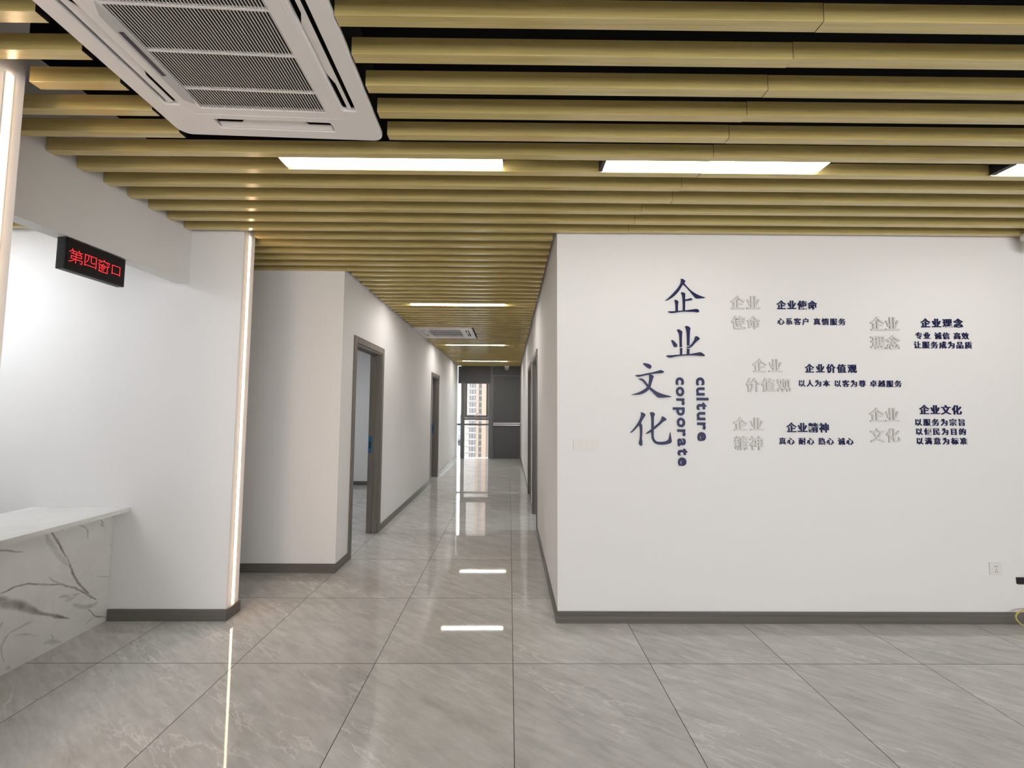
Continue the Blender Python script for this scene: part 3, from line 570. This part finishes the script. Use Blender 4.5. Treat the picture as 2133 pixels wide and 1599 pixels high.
# ------------------------------------------------------------------ warm light strips on the partition ends
def strip(XP, y, label):
    r = thing('light_strip', (XP, y, .085), label, 'light strip', 'warm light strips on the partition ends')
    at = (XP, y, .085)
    c_ = MB(); c_.box(XP, XP + .002, y - .014, y - .0095, .085, 2.760); c_.box(XP, XP + .002, y + .0095, y + .014, .085, 2.760); c_.box(XP, XP + .001, y - .0095, y + .0095, .085, 2.760)
    c_.build('channel', M['alu'], r, at=at)
    d_ = MB(); arc = [(XP + .001 + .009 * math.sin(math.pi * k / 8), y - .009 * math.cos(math.pi * k / 8)) for k in range(9)]
    d_.prism(arc, lambda p, k: (p[0], p[1], .087 + k * 2.671)); d_.build('diffuser', M['strip'], r, at=at)
strip(XP, 2.942, 'tall warm light strip on the partition end beside the corridor mouth')
strip(XP2, 1.482, 'warm light strip on the near partition end at the left picture edge')

# ------------------------------------------------------------------ reception counter
ct = thing('reception_counter', (-3.0, 2.2, 0), 'white marble service counter with brown veins under the red sign', 'counter')
XC = -2.78; CY0, CY1 = 1.532, YP0 - .001; CT0, CT1 = .742, .770
def ribbon_into(me_v, me_f, me_a, pts, ws, a, mapf, jitter=.35):
    # subdivide the centre line, wobble it a little, lay five columns with soft edges
    P = []
    for (p, q), (wa, wb) in zip(zip(pts, pts[1:]), zip(ws, ws[1:])):
        n = max(2, int(math.dist(p, q) / .012))
        for k_ in range(n): t_ = k_ / n; P.append((p[0] + (q[0] - p[0]) * t_, p[1] + (q[1] - p[1]) * t_, wa + (wb - wa) * t_))
    P.append((*pts[-1], ws[-1]))
    P = [(x + random.gauss(0, 1) * min(w_, .006) * jitter * .35, y + random.gauss(0, 1) * min(w_, .006) * jitter * .35, w_ + min(w_, .008) * random.uniform(-.3, .25)) for x, y, w_ in P]
    i0 = len(me_v)
    for k_, (x, y, w_) in enumerate(P):
        xa, ya, _ = P[max(k_ - 1, 0)]; xb, yb, _ = P[min(k_ + 1, len(P) - 1)]
        dx, dy = xb - xa, yb - ya; L = math.hypot(dx, dy) or 1; nx, ny = -dy / L, dx / L
        for s_, al in ((-1, 0), (-.45, .85), (0, 1), (.45, .85), (1, 0)):
            px, py = x + nx * w_ * s_, y + ny * w_ * s_
            me_v.append(mapf(px, py)); me_a.append(al * a * (.75 if k_ in (0, len(P) - 1) else 1))
    for k_ in range(len(P) - 1):
        for s_ in range(4):
            a0 = i0 + k_ * 5 + s_; me_f.append((a0, a0 + 1, a0 + 6, a0 + 5))
b = MB().box(XC - .02, XC, CY0, CY1, 0, CT0)
V_, F2, A_ = list(b.v), list(b.f), [0.] * len(b.v)
for k, (pts, ws, a) in enumerate(VEINS):
    cl = lambda y_, z_: (XC + .0003 + k * .00002, min(max(y_, CY0), CY1 - .002), min(max(z_, .002), CT0 - .002))
    ribbon_into(V_, F2, A_, pts, ws, a, cl)
# more veins on the part hidden from the camera's own seat
for k in range(6):
    y = random.uniform(1.56, 2.1); z = random.uniform(.1, .65)
    pts = [(y, z)]
    for _ in range(5): y += random.uniform(.03, .09) * (1 if k % 2 else -1); z -= random.uniform(-.03, .09); pts.append((y, z))
    ribbon_into(V_, F2, A_, pts, [.004 + .003 * (k % 3)] * len(pts), .5, lambda y_, z_: (XC + .001, min(max(y_, CY0), CY1), min(max(z_, .002), CT0)))
me = bpy.data.meshes.new('front_panel'); me.from_pydata(V_, [], F2)
at_ = me.attributes.new('vein', 'FLOAT', 'POINT'); at_.data.foreach_set('value', A_)
link('front_panel', me, M['marble'], ct)
ct.children[0].location = -ct.location
b = MB().box(-3.345, -2.668, CY0, CY1, CT0, CT1); V_, F2, A_ = list(b.v), list(b.f), [0.] * 8
ribbon_into(V_, F2, A_, [(1.56, -2.75), (2.2, -2.80), (2.45, -2.82)], [.0012, .0012, .0008], .5, lambda y_, x_: (x_, y_, CT1 + .0003), 0)
ribbon_into(V_, F2, A_, [(1.7, -3.1), (2.1, -3.0), (2.5, -3.08), (2.8, -3.02)], [.003, .004, .003, .002], .15, lambda y_, x_: (x_, y_, CT1 + .0004))
me = bpy.data.meshes.new('countertop'); me.from_pydata(V_, [], F2)
at_ = me.attributes.new('vein', 'FLOAT', 'POINT'); at_.data.foreach_set('value', A_)
link('countertop', me, M['marble'], ct); ct.children[1].location = -ct.location
MB().box(-3.30, -3.28, CY0 + .01, CY1, 0, CT0).build('back_panel', M['ac'], ct, at=ct.location)

# ------------------------------------------------------------------ red LED sign under the header
BITS = {
 'di': ['...#......#.....', '...#......#.....', '..######.######.', '.#..#...#..#....', '#...#..#....#...', '..############..', '.......#.....#..', '.......#.....#..', '..############..', '..#....#........', '..#....#........', '..#############.', '.....#.#......#.', '....#..#......#.', '..##...#....#.#.', '##.....#.....#..'],
 'si': ['................', '.##############.', '.#...#..#.....#.', '.#...#..#.....#.', '.#...#..#.....#.', '.#...#..#.....#.', '.#...#..#.....#.', '.#..#...#.....#.', '.#..#...#...#.#.', '.#.#.....####.#.', '.##...........#.', '.#............#.', '.#............#.', '.##############.', '.#............#.', '................'],
 'chuang': ['.......#........', '........#.......', '.##############.', '.#..#......#..#.', '...#........#...', '..#....#.....#..', '.#....#.......#.', '..############..', '..#..#......#...', '..#..#####..#...', '..#.#...#...#...', '..##.#.#....#...', '..#...#.....#...', '..#..#.#....#...', '..##........#...', '..###########...'],
 'kou': ['................', '................', '..###########...', '..#.........#...', '..#.........#...', '..#.........#...', '..#.........#...', '..#.........#...', '..#.........#...', '..#.........#...', '..#.........#...', '..#.........#...', '..###########...', '..#.........#...', '................', '................'],
}
SX0, SX1, SY0, SY1, SZ0, SZ1 = -2.386, -2.340, 2.064, 2.392, 2.199, 2.370
sg = thing('led_sign', (-2.364, 2.228, SZ1), 'black LED window sign with red dot characters under the header beam', 'sign')
at = (-2.364, 2.228, SZ1)
MB().box(SX0, SX1, SY0, SY1, SZ0, SZ1).build('case', M['black'], sg, bevel=.003, at=at)
MB().box(SX1, SX1 + .0015, SY0 + .008, SY1 - .008, SZ0 + .01, SZ1 - .008).build('screen', M['screen'], sg, at=at)
for yy in (SY0 + .03, SY1 + .003): MB().box(-2.382, -2.372, yy, yy + .02, SZ1 - .012, 2.3775).build('bracket', M['steel'], sg, at=at)
ST = (SY1 - SY0 - .036) / 64
for ci, nm in enumerate(('di', 'si', 'chuang', 'kou')):
    g = MB()
    for r_, row in enumerate(BITS[nm]):
        for c_i, ch in enumerate(row):
            if ch == '#':
                y = SY0 + .018 + (ci * 16 + c_i + .5) * ST; z = SZ1 - .052 - r_ * .0047
                g.box(SX1 + .0015, SX1 + .0030, y - .0013, y + .0013, z - .0013, z + .0013)
    o = g.build('character', M['red'], sg, at=at); o['label'] = 'glowing red dot-matrix character'

# ------------------------------------------------------------------ lettering on the frontal wall
def extrude_wall(o_or_mb): pass
CN = {'qi': '企', 'ye': '业', 'wen': '文', 'hua': '化'}
LB = {'qi': 'large navy calligraphic character 企, topmost of the tall heading', 'ye': 'large navy character 业 with broken uprights, below the topmost character',
      'wen': 'large navy character 文, left of the English words', 'hua': 'large navy character 化, lowest of the four large ones'}
def smooth_poly(P):
    out = []; n = len(P)
    for i in range(n):
        a, b_, c_, d = (Vector(P[(i + k_) % n]) for k_ in (-1, 0, 1, 2))
        def sharp(p, q, r_):
            u, v = (q - p), (r_ - q); return u.length < 1e-6 or v.length < 1e-6 or u.angle(v) > math.radians(50)
        s1, s2 = sharp(a, b_, c_), sharp(b_, c_, d)
        out.append(tuple(b_))
        if s1 and s2: continue
        m1 = Vector((0, 0)) if s1 else (c_ - a) * .5; m2 = Vector((0, 0)) if s2 else (d - b_) * .5
        for t_ in (.33, .66):
            if s1 or s2:
                if s1: m1 = (c_ - b_) * 1.5 - m2 * .5
                if s2: m2 = (c_ - b_) * 1.5 - m1 * .5
            h = b_ * (2 * t_**3 - 3 * t_**2 + 1) + m1 * (t_**3 - 2 * t_**2 + t_) + c_ * (-2 * t_**3 + 3 * t_**2) + m2 * (t_**3 - t_**2)
            out.append(tuple(h))
    return out
for key, strokes in GLYPHS.items():
    g = MB()
    for k, poly in enumerate(strokes):
        th = .010 + k * .00025
        g.prism(smooth_poly(poly), lambda p, kk: (p[0], YF - (th if kk == 0 else 0.0002), p[1]))
    xs = [p[0] for s_ in strokes for p in s_]; zs = [p[1] for s_ in strokes for p in s_]
    o = g.build('large_character', M['navy'], at=((min(xs) + max(xs)) / 2, YF, min(zs)))
    tag(o, LB[key], 'wall character', 'large navy heading characters')
def glyph_mesh(ch, bold, rot=None):
    cu = bpy.data.curves.new('glyph', 'FONT'); cu.body = ch; cu.size = 1; cu.resolution_u = 3; cu.offset = bold; cu.extrude = .5
    o = bpy.data.objects.new('glyph', cu); COL.objects.link(o)
    bpy.context.view_layer.update(); dg = bpy.context.evaluated_depsgraph_get()
    me = bpy.data.meshes.new_from_object(o.evaluated_get(dg)); me.materials.clear()
    bpy.data.objects.remove(o); bpy.data.curves.remove(cu)
    return me
cache = {}
def glyph(ch, bold):
    if (ch, bold) not in cache: cache[(ch, bold)] = glyph_mesh(ch, bold)
    return cache[(ch, bold)]
def place_row(parent, text, box_, bold, thick, m, gap=.36, name='character'):
    x0, x1, z0, z1 = box_; n = len(text.replace(' ', '')); ns = text.count(' ')
    g = (z1 - z0)                                           # glyph square
    pitch = (x1 - x0 - g) / (n - 1 + gap * ns) if n > 1 else 0
    em = g / .93; pos = x0
    for ch in text:
        if ch == ' ': pos += pitch * gap; continue
        src = glyph(ch, bold); me = src.copy()
        cx_, cz_ = pos + g / 2, (z0 + z1) / 2
        for v in me.vertices:
            x, y, z = v.co; v.co = ((x - .5) * em, -thick * (z + .5), (y - .385) * em)
        bm = bmesh.new(); bm.from_mesh(me); bmesh.ops.recalc_face_normals(bm, faces=bm.faces); bm.to_mesh(me); bm.free()
        me.name = name
        link(name, me, m, parent, (cx_, YF - .0003, cz_)); pos += pitch
WHERE = {'企业使命': 'upper middle', '企业理念': 'upper right', '企业价值观': 'centre', '企业精神': 'lower middle', '企业文化': 'lower right'}
cur = None
for tset in TEXTS:
    kind, text = tset[0], tset[1]
    if kind in 'hl':
        b_ = tset[2]
        if kind == 'h':
            lab = 'navy heading %s in the %s block of small lettering' % (text, WHERE[text]); nm = 'heading_lettering'; bold, th = .019, .006; grp = 'navy block headings'
            cur = text
        else:
            lab = 'small navy line %s under the heading %s' % (text.replace(' ', ''), cur); nm = 'slogan_lettering'; bold, th = .014, .005; grp = 'small navy slogan lines'
        r = thing(nm, ((b_[0] + b_[1]) / 2, YF, b_[2]), lab, 'lettering', grp)
        place_row(r, text, b_, bold, th, M['navy'])
    else:
        a, c_ = text.split('|'); b1, b2 = tset[2], tset[3]
        r = thing('raised_lettering', ((b1[0] + b1[1]) / 2, YF, b2[2]), 'raised pale grey characters %s left of the %s navy block' % (a + c_, WHERE[a + c_]), 'lettering', 'pale grey raised titles')
        place_row(r, a, b1, .022, .008, M['pale']); place_row(r, c_, b2, .022, .008, M['pale'])
# English words, reading downwards
for word, (p0, p1, cap) in ENGLISH.items():
    L = p0[1] - p1[1]; xh = cap[0] - p0[0]
    r = thing('english_lettering', (p0[0], YF, p1[1]), 'navy word %s turned sideways beside the large characters' % word, 'lettering', 'English words turned sideways')
    # advance widths measured from the glyph meshes
    geo = []; pen = 0
    for ch in word:
        me = glyph(ch, .026); xs = [v.co.x for v in me.vertices]; geo.append((me, min(xs), max(xs))); pen += max(xs) - min(xs) + .105
    pen -= .105; xheight = .546 + .05
    sx, sy = L / pen, xh / xheight
    run = 0
    for me0, a, c_ in geo:
        me = me0.copy(); off = run - a; run += c_ - a + .105
        for v in me.vertices:
            u, w_, z = v.co; d_ = (u + off) * sx; f_ = d_ / L
            v.co = (p0[0] + (p1[0] - p0[0]) * f_ + w_ * sy - p0[0], -.008 * (z + .5), p0[1] - d_ - p1[1])
        bm = bmesh.new(); bm.from_mesh(me); bmesh.ops.recalc_face_normals(bm, faces=bm.faces); bm.to_mesh(me); bm.free(); me.name = 'letter'
        link('letter', me, M['navy'], r, (p0[0], YF - .0003, p1[1]))

# ------------------------------------------------------------------ switches, socket, box, cable, cameras
sw = thing('switch_bank', (.548, YF, 1.18), 'white bank of wall switches left of the large navy characters', 'switch')
at = (.548, YF, 1.18)
MB().box(.457, .639, YF - .006, YF, 1.183, 1.268).build('plate', M['switch'], sw, bevel=.002, at=at)
for k in range(4):
    x = .463 + k * .0435
    MB().hexa([(x, YF - .006, 1.189), (x + .0415, YF - .006, 1.189), (x + .0415, YF - .005, 1.189), (x, YF - .005, 1.189), (x, YF - .011, 1.262), (x + .0415, YF - .011, 1.262), (x + .0415, YF - .005, 1.262), (x, YF - .005, 1.262)]).build('rocker', M['switch'], sw, at=at, bevel=.001)
so = thing('wall_socket', (3.433, YF, .33), 'white wall socket low on the front wall near the right edge', 'socket')
at = (3.433, YF, .33)
MB().box(3.390, 3.476, YF - .007, YF, .330, .416).build('plate', M['switch'], so, bevel=.003, at=at)
def slit(x, z, w_, h, a): 
    c_, s_ = math.cos(a), math.sin(a); P = [(-w_, -h), (w_, -h), (w_, h), (-w_, h)]
    MB().prism([(x + p * c_ - q * s_, z + p * s_ + q * c_) for p, q in P], lambda p, k_: (p[0], YF - .0075 + k_ * .002, p[1])).build('slot', M['hole'], so, at=at)
slit(3.426, .391, .0022, .004, 0); slit(3.440, .391, .0022, .004, 0); slit(3.433, .370, .0016, .004, 0); slit(3.427, .354, .0016, .004, -.5); slit(3.440, .354, .0016, .004, .5)
bx = thing('black_box', (3.66, YF, .268), 'small black box on the wall cut by the right picture edge', 'box')
MB().box(3.576, 3.76, YF - .014, YF, .270, .316).build('case', M['black'], bx, bevel=.004, at=(3.66, YF, .268))
MB().tube([(3.66, YF - .016, .268), (3.665, YF - .02, .2), (3.68, YF - .03, .1)], .004).build('lead', M['black'], bx, at=(3.66, YF, .268))
cp = []
for k in range(27):
    a = math.radians(-70 + k * 12.5); rr = .085
    cp.append((3.575 + .02 - rr * math.cos(a) * .9, YF - .055 - .05 * math.sin(a * .5) , max(.052 + rr * math.sin(a) * .62, .006)))
cp = []
for k in range(31):
    a = math.radians(250 - k * 11)
    cp.append((3.60 + .115 * math.cos(a), YF - .060 + .030 * math.sin(a) - k * .0003, .056 + .050 * math.sin(a)))
tag(MB().tube(cp, .0045, 8).build('cable_loop', M['yellow'], smooth=True, at=(3.6, YF - .05, 0)), 'yellow cable loop on the floor at the lower right edge', 'cable')
def dome(x, y, z, s, label):
    r = thing('security_camera', (x, y, z), label, 'camera', 'small white ceiling cameras'); at = (x, y, z)
    MB().lathe((x, y, z), [(.055 * s, 0), (.058 * s, -.006 * s), (.058 * s, -.030 * s), (.050 * s, -.036 * s)]).build('mount', M['ac'], r, smooth=True, at=at)
    MB().lathe((x, y, z - .034 * s), [(.044 * s, 0), (.046 * s, -.02 * s), (.040 * s, -.048 * s), (.024 * s, -.066 * s), (.004 * s, -.072 * s)]).build('dome', M['switch'], r, smooth=True, at=at)
    MB().lathe((x, y - .036 * s, z - .07 * s), [(.016 * s, .0), (.016 * s, -.012 * s), (.004 * s, -.013 * s)], axis='y', seg=14).build('lens', M['black'], r, at=at)
dome(-.075, YEND - .25, ZS, 1.25, 'small white security camera above the dark panels at the corridor end')
dome(3.775, YF - .10, ZS, 1.2, 'white security camera under the slats at the right picture edge')
